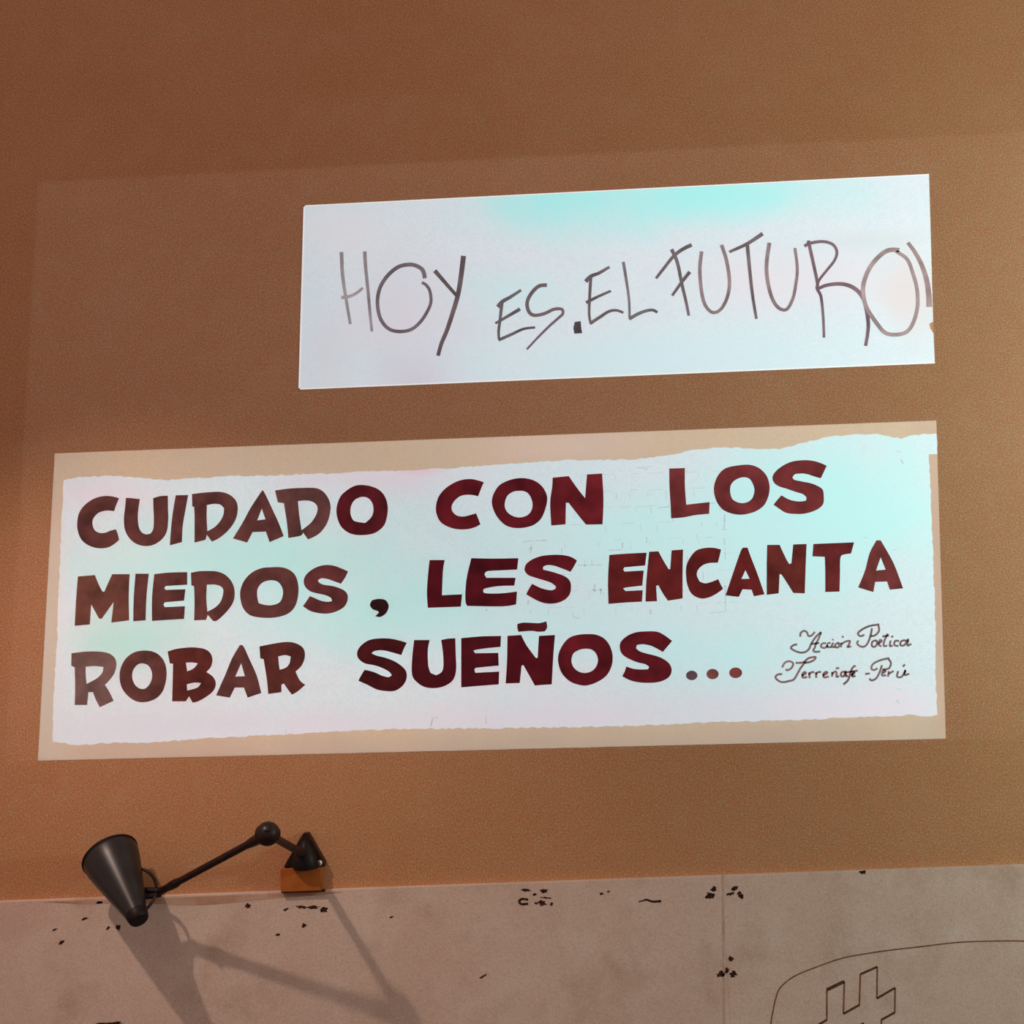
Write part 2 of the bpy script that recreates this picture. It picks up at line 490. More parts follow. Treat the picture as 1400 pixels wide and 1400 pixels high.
M['projected_wash'] = mat_field('projected_pale_wash', [
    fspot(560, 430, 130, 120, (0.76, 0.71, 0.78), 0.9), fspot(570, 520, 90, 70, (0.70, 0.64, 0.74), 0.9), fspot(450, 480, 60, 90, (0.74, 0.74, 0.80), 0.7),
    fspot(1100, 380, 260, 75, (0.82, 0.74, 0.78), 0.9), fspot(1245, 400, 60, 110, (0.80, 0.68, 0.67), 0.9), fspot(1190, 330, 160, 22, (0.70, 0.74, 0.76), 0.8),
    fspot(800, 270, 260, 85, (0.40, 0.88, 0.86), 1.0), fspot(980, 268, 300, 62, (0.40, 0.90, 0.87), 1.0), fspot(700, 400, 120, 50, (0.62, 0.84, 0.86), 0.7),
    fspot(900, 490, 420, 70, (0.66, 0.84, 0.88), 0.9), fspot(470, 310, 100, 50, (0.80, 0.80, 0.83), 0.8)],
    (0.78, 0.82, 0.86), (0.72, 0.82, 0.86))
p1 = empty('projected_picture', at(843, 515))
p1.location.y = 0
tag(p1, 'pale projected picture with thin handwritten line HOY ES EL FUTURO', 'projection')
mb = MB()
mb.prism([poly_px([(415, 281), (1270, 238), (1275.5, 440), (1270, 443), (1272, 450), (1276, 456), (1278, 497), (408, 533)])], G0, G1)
mb.build('picture_ground', M['projected_wash'], p1)
M['bright'] = mat('bright_border', (0.93, 0.93, 0.92))  # top line belongs to the picture; left and bottom paint an edge halo
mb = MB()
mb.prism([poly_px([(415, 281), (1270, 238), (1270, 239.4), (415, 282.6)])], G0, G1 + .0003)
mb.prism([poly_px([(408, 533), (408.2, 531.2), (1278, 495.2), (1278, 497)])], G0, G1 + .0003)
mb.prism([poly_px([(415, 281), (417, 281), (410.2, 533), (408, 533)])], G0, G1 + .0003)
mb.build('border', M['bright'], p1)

S6 = 1400 / 210
HN = [0]                                  # every stroke lies a hair above the one before it
def hand(name, strokes, col, x0, y0, wd=5.0):
    mb_ = MB()
    for st in strokes:
        if isinstance(st, tuple): pts, w_ = st
        else: pts, w_ = st, wd
        w2 = (lambda t, w_=w_: w_ * S6 * (1.08 - 0.3 * t)) if not callable(w_) else (lambda t, w_=w_: w_(t) * S6)
        HN[0] += 1
        stroke(mb_, pts, w2, x0, y0, S6, G1 - .0002, G2 - .0003 + HN[0] * .00003)
    o_ = mb_.build(name, M['letter'], p1)
    o_.color = (*[c * 1.15 for c in col], 1)
    return o_
gr = (0.27, 0.235, 0.24); dk = (0.125, 0.10, 0.105); pk = (0.25, 0.175, 0.18); lt = (0.30, 0.27, 0.27)
A_ = (455, 320)
hand('letter', [([(80, 165), (88, 350), (110, 520), (140, 700), (160, 822)], 4.8), ([(292, 160), (300, 300), (320, 500), (340, 720), (357, 888)], 4.6),
                ([(78, 580), (150, 570), (215, 540), (275, 492)], 4.4)], gr, *A_)
hand('letter', [([(840, 405), (820, 330), (760, 290), (690, 280), (600, 300), (510, 370), (440, 470), (410, 580), (415, 700), (450, 800), (520, 870), (620, 890),
                  (720, 868), (800, 800), (860, 710), (895, 620), (885, 520), (850, 465), (812, 443)], 5.2)], (0.15, 0.115, 0.125), *A_)
hand('letter', [([(1192, 200), (1170, 380), (1140, 560), (1090, 730), (1040, 880), (990, 1000), (960, 1110)], 6.4), ([(930, 335), (1030, 450), (1135, 570)], 5.4)],
     (0.12, 0.085, 0.09), *A_)
B_ = (660, 345)
hand('letter', [([(350, 345), (250, 410), (180, 450), (138, 500)], lambda t: 3.6 + 2.6 * t), ([(175, 460), (160, 600), (145, 720), (150, 800)], 4.2), ([(145, 800), (260, 750), (370, 700), (478, 685)], 4),
                ([(115, 648), (200, 600), (340, 518)], lambda t: 3 + 1.8 * t)], dk, *B_)
hand('letter', [([(585, 300), (510, 310), (440, 380), (405, 460), (420, 540), (470, 575), (560, 560), (650, 520), (720, 520), (730, 560), (690, 600), (600, 680), (500, 780), (402, 885)],
                 lambda t: 5.0 - 2.4 * t * t)], (0.14, 0.10, 0.105), *B_)
mb = MB(); mb.prism([[px_to_wall(p, *B_, S6) for p in [(838, 636), (892, 628), (898, 690), (906, 738), (835, 742), (826, 690)]]], G1 - .0002, G2)
mb.build('full_stop', M['letter'], p1).color = (0.09, 0.07, 0.075, 1)
hand('letter', [([(1155, 135), (1060, 190), (985, 220), (938, 268)], lambda t: 3.6 + 2 * t), ([(985, 225), (975, 400), (970, 560), (985, 655)], 4), ([(978, 650), (1070, 590), (1150, 540), (1220, 530), (1282, 552)], 4.2),
                ([(942, 460), (1050, 405), (1168, 353)], 4)], (0.13, 0.095, 0.10), *B_)
D_ = (800, 320)
hand('letter', [([(348, 255), (375, 420), (400, 600), (405, 778)], 3.8), ([(402, 775), (480, 730), (560, 700), (620, 695), (658, 716)], 4.4)], (0.17, 0.14, 0.145), *D_)
hand('letter', [([(970, 100), (880, 145), (800, 210), (720, 310), (646, 405)], 4.8), ([(787, 140), (840, 260), (880, 450), (920, 620), (945, 745)], 4.6), ([(953, 346), (880, 440), (793, 562)], 4.6)],
     (0.14, 0.105, 0.11), *D_)
hand('letter', [([(1062, 160), (1045, 320), (1060, 520), (1090, 640), (1140, 705), (1190, 715), (1250, 670), (1300, 560), (1315, 430), (1290, 250), (1243, 100)], lambda t: 4.2 + .6 * abs(2 * t - 1))],
     pk, *D_)
E_ = (970, 300)
hand('letter', [([(180, 298), (340, 225), (484, 132)], lambda t: 3.6 + 1.8 * t), ([(343, 220), (365, 450), (390, 680), (427, 908)], 4.6)], (0.15, 0.11, 0.115), *E_)
hand('letter', [([(546, 215), (525, 350), (520, 480), (545, 640), (590, 760), (650, 820), (710, 815), (760, 720), (785, 600), (800, 450), (778, 262)], 4.8)], pk, *E_)
H_ = (1090, 320)
hand('letter', [([(100, 62), (135, 220), (182, 440), (180, 500), (215, 570), (235, 750), (243, 945)], 4.2), ([(65, 112), (120, 85), (230, 70), (320, 95), (360, 160), (340, 240), (270, 330), (200, 420), (175, 495)], 4.0),
                ([(180, 505), (260, 470), (380, 455), (480, 475), (560, 530), (610, 610), (640, 750), (645, 870), (622, 1020)], lambda t: 4 + 1.4 * math.sin(3.1 * t))], (0.17, 0.105, 0.12), *H_)
hand('letter', [([(930, 148), (830, 150), (740, 210), (660, 310), (610, 430), (600, 540), (630, 670), (720, 810), (800, 900), (900, 918), (1000, 890), (1060, 800), (1095, 660), (1090, 500), (1050, 350), (1000, 230), (900, 160)], 5.6)],
     (0.30, 0.22, 0.215), *H_)
hand('exclamation_mark', [([(1008, 80), (1080, 180), (1140, 300), (1180, 430), (1198, 560), (1202, 665)], lambda t: 4.5 + 3.2 * t)], (0.32, 0.22, 0.21), *H_)

# ------------------------------------------------------------------ projected picture with the painted slogan, panel colours stand in for projected light
M['band'] = mat_field('projected_peach_plaster', [fspot(640, 1040, 1300, 55, (0.50, 0.38, 0.31), 1.0), fspot(1290, 800, 45, 420, (0.56, 0.36, 0.28), 1.0), fspot(60, 900, 60, 400, (0.56, 0.52, 0.43), 0.9), fspot(760, 610, 200, 40, (0.72, 0.52, 0.44), 0.7)],
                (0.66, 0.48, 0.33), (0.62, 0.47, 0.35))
M['white'] = mat_field('projected_cyan_whitewash', [
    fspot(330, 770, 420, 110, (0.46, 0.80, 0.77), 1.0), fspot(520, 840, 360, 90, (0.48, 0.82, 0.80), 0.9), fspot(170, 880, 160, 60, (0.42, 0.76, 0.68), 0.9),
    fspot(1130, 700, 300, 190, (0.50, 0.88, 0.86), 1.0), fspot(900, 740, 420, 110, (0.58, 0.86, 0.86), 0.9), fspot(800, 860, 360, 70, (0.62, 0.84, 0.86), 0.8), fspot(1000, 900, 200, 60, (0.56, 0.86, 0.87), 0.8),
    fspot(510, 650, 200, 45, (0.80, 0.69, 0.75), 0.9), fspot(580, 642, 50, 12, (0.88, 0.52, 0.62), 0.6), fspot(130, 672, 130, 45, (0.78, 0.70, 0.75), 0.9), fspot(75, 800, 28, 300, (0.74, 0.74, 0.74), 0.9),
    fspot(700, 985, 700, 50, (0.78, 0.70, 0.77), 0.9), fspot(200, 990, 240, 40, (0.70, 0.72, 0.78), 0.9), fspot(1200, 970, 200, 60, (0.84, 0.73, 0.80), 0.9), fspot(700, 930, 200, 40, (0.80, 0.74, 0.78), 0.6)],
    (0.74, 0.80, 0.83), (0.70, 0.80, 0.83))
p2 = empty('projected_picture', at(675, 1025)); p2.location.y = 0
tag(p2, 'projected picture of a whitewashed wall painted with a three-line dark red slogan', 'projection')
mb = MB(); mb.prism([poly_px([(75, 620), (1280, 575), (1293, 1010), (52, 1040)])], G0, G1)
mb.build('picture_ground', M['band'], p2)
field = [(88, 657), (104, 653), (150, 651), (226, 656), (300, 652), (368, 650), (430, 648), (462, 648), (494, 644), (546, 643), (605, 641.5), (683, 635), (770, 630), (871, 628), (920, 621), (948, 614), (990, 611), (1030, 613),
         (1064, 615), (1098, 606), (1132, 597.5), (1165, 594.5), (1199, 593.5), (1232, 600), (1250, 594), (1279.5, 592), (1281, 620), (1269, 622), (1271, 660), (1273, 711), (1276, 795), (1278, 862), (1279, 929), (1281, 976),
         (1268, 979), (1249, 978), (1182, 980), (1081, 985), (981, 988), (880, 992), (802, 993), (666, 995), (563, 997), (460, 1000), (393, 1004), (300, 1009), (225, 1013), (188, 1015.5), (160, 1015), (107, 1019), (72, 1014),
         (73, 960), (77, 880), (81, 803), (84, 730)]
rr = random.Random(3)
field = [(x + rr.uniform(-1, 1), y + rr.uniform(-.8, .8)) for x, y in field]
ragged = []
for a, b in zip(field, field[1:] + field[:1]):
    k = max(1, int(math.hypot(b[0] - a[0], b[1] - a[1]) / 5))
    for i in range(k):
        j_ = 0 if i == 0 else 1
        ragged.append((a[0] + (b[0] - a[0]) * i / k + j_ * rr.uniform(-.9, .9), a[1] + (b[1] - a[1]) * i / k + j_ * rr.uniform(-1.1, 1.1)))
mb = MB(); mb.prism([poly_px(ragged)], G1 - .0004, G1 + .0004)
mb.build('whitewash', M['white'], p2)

S8 = 8.0
ORG = dict(A=(95, 645), B=(230, 645), C=(370, 645), D=(585, 635), E=(700, 625), F=(900, 615), G=(1000, 610), H=(95, 755), I=(230, 755), J=(380, 750), K=(575, 740),
           L=(680, 740), M=(820, 730), N=(930, 725), O=(1080, 720), P=(90, 860), Q=(255, 860), R=(480, 845), S=(620, 840), T=(750, 840), U=(890, 850))
BROWN = (0.125, 0.045, 0.040); BR2 = (0.135, 0.055, 0.050); MAR = (0.135, 0.010, 0.016); RED = (0.20, 0.035, 0.036); DEEP = (0.095, 0.006, 0.011); GREY = (0.20, 0.12, 0.105); RD2 = (0.15, 0.017, 0.016)
letters = [
 # CUIDADO
 ('A', BROWN, [(545,290),(480,272),(400,265),(310,280),(225,320),(150,385),(105,460),(88,550),(92,640),(125,730),(185,790),(270,828),(360,838),(440,822),(500,785),(545,745),(530,680),(510,630),(450,645),(390,668),(330,668),(280,640),(255,580),(260,520),(300,465),(350,437),(420,425),(490,432),(515,360)]),
 ('A', BROWN, [(620,285),(690,290),(772,300),(757,400),(750,500),(760,600),(790,660),(840,685),(890,675),(920,620),(925,500),(920,400),(918,290),(990,268),(1078,262),(1080,400),(1082,520),(1070,640),(1030,720),(960,780),(880,810),(790,808),(710,775),(645,710),(605,620),(598,500),(610,400)]),
 ('A', BROWN, [(1165,258),(1300,255),(1270,420),(1240,600),(1232,770),(1100,805),(1115,600),(1135,430)]),
 ('B', BROWN, [(262,245),(400,228),(560,220),(660,245),(730,300),(760,370),(755,470),(720,560),(650,650),(560,725),(480,765),(425,690),(410,745),(290,775),(290,600),(290,480),(285,385),(265,380)],
              [(425,365),(500,352),(570,360),(612,400),(605,470),(570,540),(510,605),(430,650),(422,500)]),
 ('B', BROWN, [(1035,200),(1070,260),(1150,430),(1210,560),(1265,705),(1110,770),(1070,655),(925,660),(865,775),(710,730),(820,550),(900,400),(1005,240)], [(1025,405),(1065,520),(975,532)]),
 ('C', BR2, [(50,205),(200,185),(340,178),(480,178),(560,205),(620,270),(655,360),(650,460),(615,570),(550,660),(480,710),(410,740),(355,665),(330,700),(195,725),(180,560),(160,430),(148,345),(80,335),(65,270)],
              [(300,322),(380,315),(450,325),(500,360),(515,410),(495,480),(440,560),(340,640),(315,480)]),
 ('C', (0.11, 0.012, 0.016), [(1000,145),(1100,160),(1190,200),(1250,270),(1280,370),(1275,480),(1240,590),(1150,665),(1050,690),(930,690),(840,660),(765,590),(725,480),(725,380),(765,270),(840,200),(920,155)],
              [(1000,275),(1070,290),(1115,350),(1125,430),(1100,500),(1035,560),(960,550),(905,530),(875,460),(880,380),(920,310)]),
 # CON
 ('D', MAR, [(612,195),(560,178),(470,160),(380,168),(290,200),(190,265),(120,350),(90,450),(95,540),(140,630),(220,680),(320,708),(430,708),(520,685),(575,655),(550,590),(528,535),(460,555),(390,570),(320,560),(270,515),(260,460),(290,400),(350,350),(420,332),(490,335),(550,348),(580,270)]),
 ('D', MAR, [(1040,150),(1130,165),(1210,205),(1270,270),(1305,360),(1290,470),(1240,590),(1160,660),(1060,690),(950,695),(850,665),(770,590),(720,500),(700,410),(720,320),(780,230),(870,180),(960,155)],
              [(980,290),(1060,295),(1115,340),(1145,430),(1130,510),(1080,560),(1000,580),(920,560),(860,510),(840,440),(865,350),(920,305)]),
 ('E', (0.165, 0.014, 0.020), [(445,225),(620,208),(720,350),(800,450),(820,190),(985,180),(1000,460),(990,735),(810,738),(770,690),(690,590),(620,500),(590,500),(585,735),(430,748),(418,500),(440,320)]),
 # LOS
 ('F', RED, [(120,205),(290,200),(290,400),(305,600),(560,572),(555,700),(400,715),(270,740),(140,750),(135,620),(122,400)]),
 ('F', RED, [(880,170),(1000,165),(1100,200),(1180,280),(1215,390),(1205,500),(1160,600),(1080,665),(980,700),(880,710),(780,690),(700,650),(640,570),(610,470),(615,370),(660,270),(740,200)],
              [(930,300),(1000,320),(1040,390),(1050,460),(1020,540),(950,580),(880,578),(810,540),(785,460),(795,380),(850,325)]),
 ('G', RED, [(1040,215),(960,180),(870,158),(770,155),(660,170),(560,215),(480,280),(448,340),(465,400),(520,440),(600,465),(700,500),(780,525),(820,560),(815,595),(760,605),(690,600),(620,580),(545,538),(500,590),(460,640),(530,690),(600,730),(700,742),(800,738),(900,710),(970,670),(1005,620),(1008,540),(995,475),(940,435),(860,405),(760,385),(690,370),(665,345),(690,310),(750,300),(820,305),(900,330),(975,352),(1010,280)]),
 # MIEDOS,
 ('H', (0.15, 0.06, 0.042), [(95,265),(280,250),(330,370),(365,432),(385,430),(420,350),(470,240),(660,240),(650,480),(655,745),(460,770),(475,640),(485,545),(355,728),(325,725),(240,570),(225,790),(60,805),(75,520)]),
 ('H', BROWN, [(725,235),(870,235),(845,480),(835,745),(700,755),(705,500)]),
 ('H', BROWN, [(930,240),(1100,222),(1290,218),(1290,355),(1055,370),(1040,392),(1055,412),(1270,405),(1255,530),(1045,548),(1030,575),(1045,600),(1265,590),(1255,730),(1080,740),(905,752),(905,500)]),
 ('I', BROWN, [(250,225),(340,208),(440,205),(540,212),(630,250),(700,330),(728,430),(715,540),(650,640),(540,745),(490,750),(435,685),(415,740),(285,745),(290,550),(285,375),(255,360)],
              [(425,355),(520,355),(585,380),(605,430),(580,530),(520,600),(430,650),(418,500)]),
 ('I', BROWN, [(1120,165),(1240,165),(1330,195),(1395,260),(1425,370),(1420,490),(1390,590),(1330,660),(1240,700),(1120,718),(990,712),(890,685),(820,610),(790,500),(795,400),(840,300),(920,220),(1020,175)],
              [(1110,308),(1190,318),(1240,370),(1258,440),(1240,520),(1200,560),(1130,580),(1050,575),(990,555),(975,480),(980,400),(1030,335)]),
 ('J', (0.13, 0.035, 0.034), [(768,250),(690,215),(600,185),(500,182),(400,215),(320,275),(285,340),(295,410),(350,465),(430,490),(520,510),(580,540),(590,575),(540,582),(470,570),(400,540),(350,520),(310,580),(275,630),(350,680),(440,705),(530,712),(620,695),(710,650),(755,590),(765,520),(740,470),(680,435),(600,410),(500,395),(450,370),(440,345),(480,325),(550,335),(620,360),(690,385),(735,320)]),
 ('J', (0.04, 0.010, 0.012), [(1010,600),(1030,565),(1100,550),(1170,560),(1205,600),(1210,650),(1180,710),(1120,748),(1065,740),(1105,700),(1090,683),(1040,665),(1010,630)]),
 # LES
 ('K', DEEP, [(100,205),(265,205),(245,330),(235,590),(455,580),(440,715),(260,722),(80,728),(70,560),(85,330)]),
 ('K', DEEP, [(555,185),(800,190),(1070,185),(1055,310),(880,318),(730,328),(700,365),(720,400),(880,400),(1040,400),(1025,485),(860,490),(710,515),(685,540),(710,568),(880,570),(1055,550),(1045,690),(900,712),(510,708),(490,640),(500,430)]),
 ('L', MAR, [(870,210),(800,170),(700,150),(580,150),(470,165),(380,200),(315,250),(295,310),(330,365),(420,400),(520,430),(590,455),(635,490),(640,515),(600,535),(540,530),(470,510),(380,465),(345,520),(315,580),(400,630),(490,670),(580,682),(670,670),(750,630),(795,570),(805,490),(790,430),(740,385),(650,350),(560,325),(500,310),(500,280),(540,262),(610,265),(700,295),(800,335),(840,270)]),
 # ENCANTA
 ('M', RD2, [(105,230),(300,215),(512,205),(495,345),(268,365),(255,388),(270,412),(480,400),(465,565),(275,588),(262,605),(280,625),(470,615),(460,740),(280,750),(95,765),(90,500)]),
 ('M', RD2, [(540,195),(640,190),(700,300),(752,385),(770,385),(785,180),(910,170),(905,400),(905,705),(745,730),(690,650),(640,560),(615,570),(625,735),(500,740),(510,500)]),
 ('N', RD2, [(445,210),(360,192),(260,195),(170,225),(100,310),(65,400),(65,520),(85,620),(130,700),(220,745),(310,735),(400,690),(468,640),(440,590),(415,535),(340,565),(270,580),(210,560),(180,490),(195,430),(250,380),(320,358),(410,355),(430,280)]),
 ('N', RD2, [(690,190),(735,190),(770,290),(840,470),(920,700),(805,722),(780,650),(680,645),(640,728),(495,712),(580,460),(660,230)], [(712,435),(758,530),(668,532)]),
 ('N', (0.15, 0.026, 0.020), [(950,160),(1085,160),(1150,300),(1190,370),(1215,360),(1235,155),(1380,150),(1370,400),(1360,690),(1235,685),(1170,580),(1110,490),(1085,480),(1075,690),(945,705),(945,400)]),
 ('O', (0.16, 0.024, 0.024), [(255,190),(700,172),(665,295),(590,305),(550,340),(545,520),(540,710),(385,715),(385,500),(380,330),(245,325)]),
 ('O', (0.20, 0.045, 0.042), [(945,150),(990,150),(1060,270),(1140,420),(1235,675),(1090,690),(1060,600),(930,605),(910,715),(745,665),(820,480),(870,290)], [(990,335),(1045,470),(940,480)]),
 # ROBAR
 ('P', GREY, [(65,265),(200,248),(350,245),(470,265),(540,320),(555,400),(530,490),(470,570),(430,610),(480,690),(525,785),(375,855),(330,770),(300,690),(250,690),(235,830),(100,830),(105,620),(100,420),(62,400)],
              [(220,412),(320,405),(415,415),(400,480),(340,540),(230,600),(220,500)]),
 ('P', (0.13, 0.050, 0.042), [(850,235),(950,245),(1030,290),(1085,370),(1105,480),(1090,600),(1050,700),(970,770),(860,800),(760,785),(670,720),(610,630),(590,520),(605,420),(660,320),(750,255)],
              [(840,375),(905,400),(940,460),(945,530),(920,600),(870,650),(810,650),(760,610),(730,540),(735,460),(780,395)]),
 ('Q', (0.11, 0.026, 0.020), [(-205,245),(-100,215),(60,200),(190,215),(260,260),(285,330),(270,410),(220,470),(290,520),(322,590),(300,670),(220,740),(130,790),(70,805),(30,735),(-5,790),(-155,790),(-150,600),(-145,380),(-180,375)],
              [(-5,368),(60,365),(125,375),(80,430),(10,462)], [(5,605),(90,585),(160,590),(120,640),(10,672)]),
 ('Q', BROWN, [(585,175),(625,190),(690,330),(770,510),(820,700),(670,750),(630,640),(530,640),(475,750),(325,725),(430,490),(500,320)], [(600,375),(640,515),(535,520)]),
 ('Q', (0.11, 0.030, 0.024), [(800,190),(950,160),(1110,140),(1220,165),(1285,220),(1295,310),(1260,400),(1195,465),(1240,560),(1300,610),(1220,680),(1155,718),(1110,660),(1065,595),(1040,610),(1040,690),(895,710),(880,550),(845,330),(808,320)],
              [(1005,300),(1080,285),(1140,300),(1130,370),(1090,420),(1020,445),(1010,370)]),
 # SUENOS
 ('R', (0.065, 0.008, 0.009), [(610,270),(530,245),(430,225),(320,222),(200,240),(110,300),(68,370),(80,440),(150,495),(250,515),(340,545),(420,590),(445,625),(410,645),(340,630),(250,590),(150,565),(120,610),(80,685),(180,730),(280,780),(380,798),(480,795),(560,745),(605,670),(605,590),(560,530),(480,475),(380,435),(280,410),(225,385),(260,360),(340,352),(430,370),(550,405),(580,330)]),
 ('R', (0.08, 0.007, 0.011), [(690,240),(860,240),(840,350),(845,520),(870,600),(930,625),(990,590),(1010,520),(1005,380),(985,240),(1060,225),(1140,220),(1145,400),(1150,560),(1120,670),(1040,735),(930,765),(810,755),(720,700),(668,620),(668,450)]),
 ('S', (0.08, 0.006, 0.010), [(85,260),(300,240),(520,235),(515,355),(360,370),(235,390),(222,405),(240,425),(490,420),(495,560),(360,572),(240,585),(228,608),(240,638),(500,625),(495,765),(300,780),(85,798),(85,500)]),
 ('S', DEEP, [(590,235),(740,225),(800,340),(900,475),(920,475),(935,235),(1110,225),(1090,480),(1075,765),(980,770),(890,778),(830,670),(765,555),(745,560),(725,750),(570,755),(585,520)]),
 ('T', MAR, [(420,215),(520,222),(610,265),(670,345),(700,450),(690,560),(640,660),(550,730),(430,775),(330,770),(230,730),(150,650),(108,540),(108,440),(150,340),(220,260),(310,225)],
              [(400,375),(470,385),(520,430),(540,500),(520,570),(470,620),(400,640),(330,625),(275,580),(250,510),(270,430),(330,390)]),
 ('T', MAR, [(1350,290),(1270,230),(1190,190),(1080,185),(960,195),(860,235),(790,300),(780,370),(810,440),(890,490),(980,525),(1060,545),(1100,575),(1085,600),(1010,602),(930,595),(850,570),(830,630),(805,675),(880,715),(970,740),(1100,748),(1220,735),(1310,690),(1345,620),(1325,545),(1260,490),(1180,455),(1080,430),(1000,405),(955,370),(965,335),(1030,325),(1110,340),(1180,370),(1250,410),(1300,350)]),
]
def painted(name, org, col, loops, parent=p2):
    x0, y0 = ORG[org]
    mb_ = MB()
    mb_.prism([[px_to_wall(p, x0, y0, S8) for p in smooth_loop(lp)] for lp in loops], G1 - .0002, G3 - .0003)
    o_ = mb_.build(name, M['letter'], parent); o_.color = (col[0] * .78, col[1] * .72, col[2] * .72, 1)
    return o_
for n_, it in enumerate(letters):
    nm = 'comma' if it[0] == 'J' and it[1][0] < .05 else 'letter'
    lo = painted(nm, it[0], it[1], it[2:])
    if n_ == len(letters) - 3: enye = lo
painted('tilde_accent', 'S', (0.10, 0.012, 0.016), [[(700,105),(760,90),(860,92),(940,95),(1015,75),(1025,140),(1000,185),(930,190),(850,180),(710,190),(700,150)]], enye)
for (cx, cy, rx, ry, col) in [(445, 587, 62, 52, (0.15, 0.085, 0.095)), (673, 572, 66, 56, (0.24, 0.075, 0.07)), (925, 558, 70, 58, (0.27, 0.065, 0.06))]:
    painted('full_stop', 'U', col, [[(cx + rx * math.cos(2 * math.pi * k / 12), cy + ry * math.sin(2 * math.pi * k / 12)) for k in range(12)]])

# small script signature
def script(name, strokes, x0, y0, s, wd, col):
    mb_ = MB()
    for st in strokes:
        stroke(mb_, st, wd * s, x0, y0, s, G1 - .0002, G2)
    o_ = mb_.build(name, M['letter'], p2); o_.color = (*col, 1)
    o_['label'] = 'small ornate script words'
SC = (0.21, 0.135, 0.135)
V_ = (1045, 850, 10); W_ = (1080, 840, 8)
script('script_word', [[(490,205),(495,155),(540,125),(580,145),(600,192),(640,190),(690,138)],
    [(775,140),(700,210),(640,300),(610,370),(560,412),(490,422),(410,395),(362,360),(390,325),(445,308)],
    [(775,145),(740,230),(700,310),(690,350),(668,392),(700,412),(762,405)], [(640,305),(750,290)],
    [(840,292),(790,300),(772,340),(820,358),(868,325)], [(905,288),(862,300),(862,345),(915,345)], [(940,285),(920,340),(965,345)],
    [(1010,290),(970,310),(970,345),(1010,348),(1022,300),(1000,288)], [(1050,285),(1045,350)], [(1050,310),(1100,275),(1165,262),(1160,300),(1135,345),(1185,335)],
    [(1058,212),(1082,200)], [(930,252),(942,238)]], *V_, 2.8, SC)
script('script_word', [[(975,108),(860,130),(780,170),(742,210),(770,238),(812,222)], [(895,150),(880,230),(850,310),(810,352),(760,345),(732,312),(750,285)],
    [(965,115),(972,180),(930,228),(880,238)], [(942,282),(900,300),(895,345),(930,352),(952,310),(940,282)], [(968,322),(1002,292),(982,280),(965,330),(1000,348)],
    [(1068,210),(1030,290),(1025,345),(1062,340)], [(1008,242),(1082,230)], [(1100,285),(1090,345),(1122,340)], [(1108,252),(1125,235)],
    [(1192,292),(1150,290),(1140,335),(1185,345)], [(1275,285),(1220,290),(1205,335),(1250,335),(1292,272),(1282,340),(1325,322)]], *W_, 2.8, SC)
script('script_word', [[(240,625),(280,560),(340,540),(392,570),(370,630),(320,662),(288,650)], [(425,562),(530,555),(600,500),(695,482),(680,520),(620,550),(550,562)],
    [(560,545),(490,640),(440,730),(400,790),(340,810),(240,826),(170,790),(152,750),(190,720),(242,715)],
    [(512,738),(565,705),(548,688),(520,715),(525,762),(585,755)], [(608,692),(618,772)], [(612,722),(640,692),(682,690)], [(702,690),(708,768)], [(704,720),(732,690),(775,688)],
    [(798,735),(858,702),(840,685),(806,715),(815,760),(880,748)], [(925,685),(925,752)], [(926,715),(965,680),(985,700),(985,752),(1020,742)],
    [(1100,682),(1055,692),(1045,738),(1085,742),(1112,678),(1112,742),(1140,735)],
    [(1245,600),(1200,635),(1165,730),(1140,800),(1078,858)], [(1120,692),(1275,668)], [(1185,730),(1230,700),(1215,690),(1195,745),(1245,740)], [(975,640),(1022,630)]], *V_, 2.9, (0.25, 0.13, 0.13))
script('script_word', [[(820,652),(872,645)], [(1085,478),(990,500),(910,540),(888,590),(920,608),(955,588)], [(1005,555),(975,640),(940,700),(890,722),(868,700)],
    [(1075,488),(1102,530),(1080,590),(1010,602)], [(1015,645),(1045,618),(1015,615),(1005,665),(1052,665)], [(1080,620),(1070,682)], [(1078,650),(1132,618)],
    [(1182,618),(1170,680),(1222,680),(1262,608),(1252,662),(1302,648)], [(1233,572),(1256,545)]], *W_, 2.8, SC)

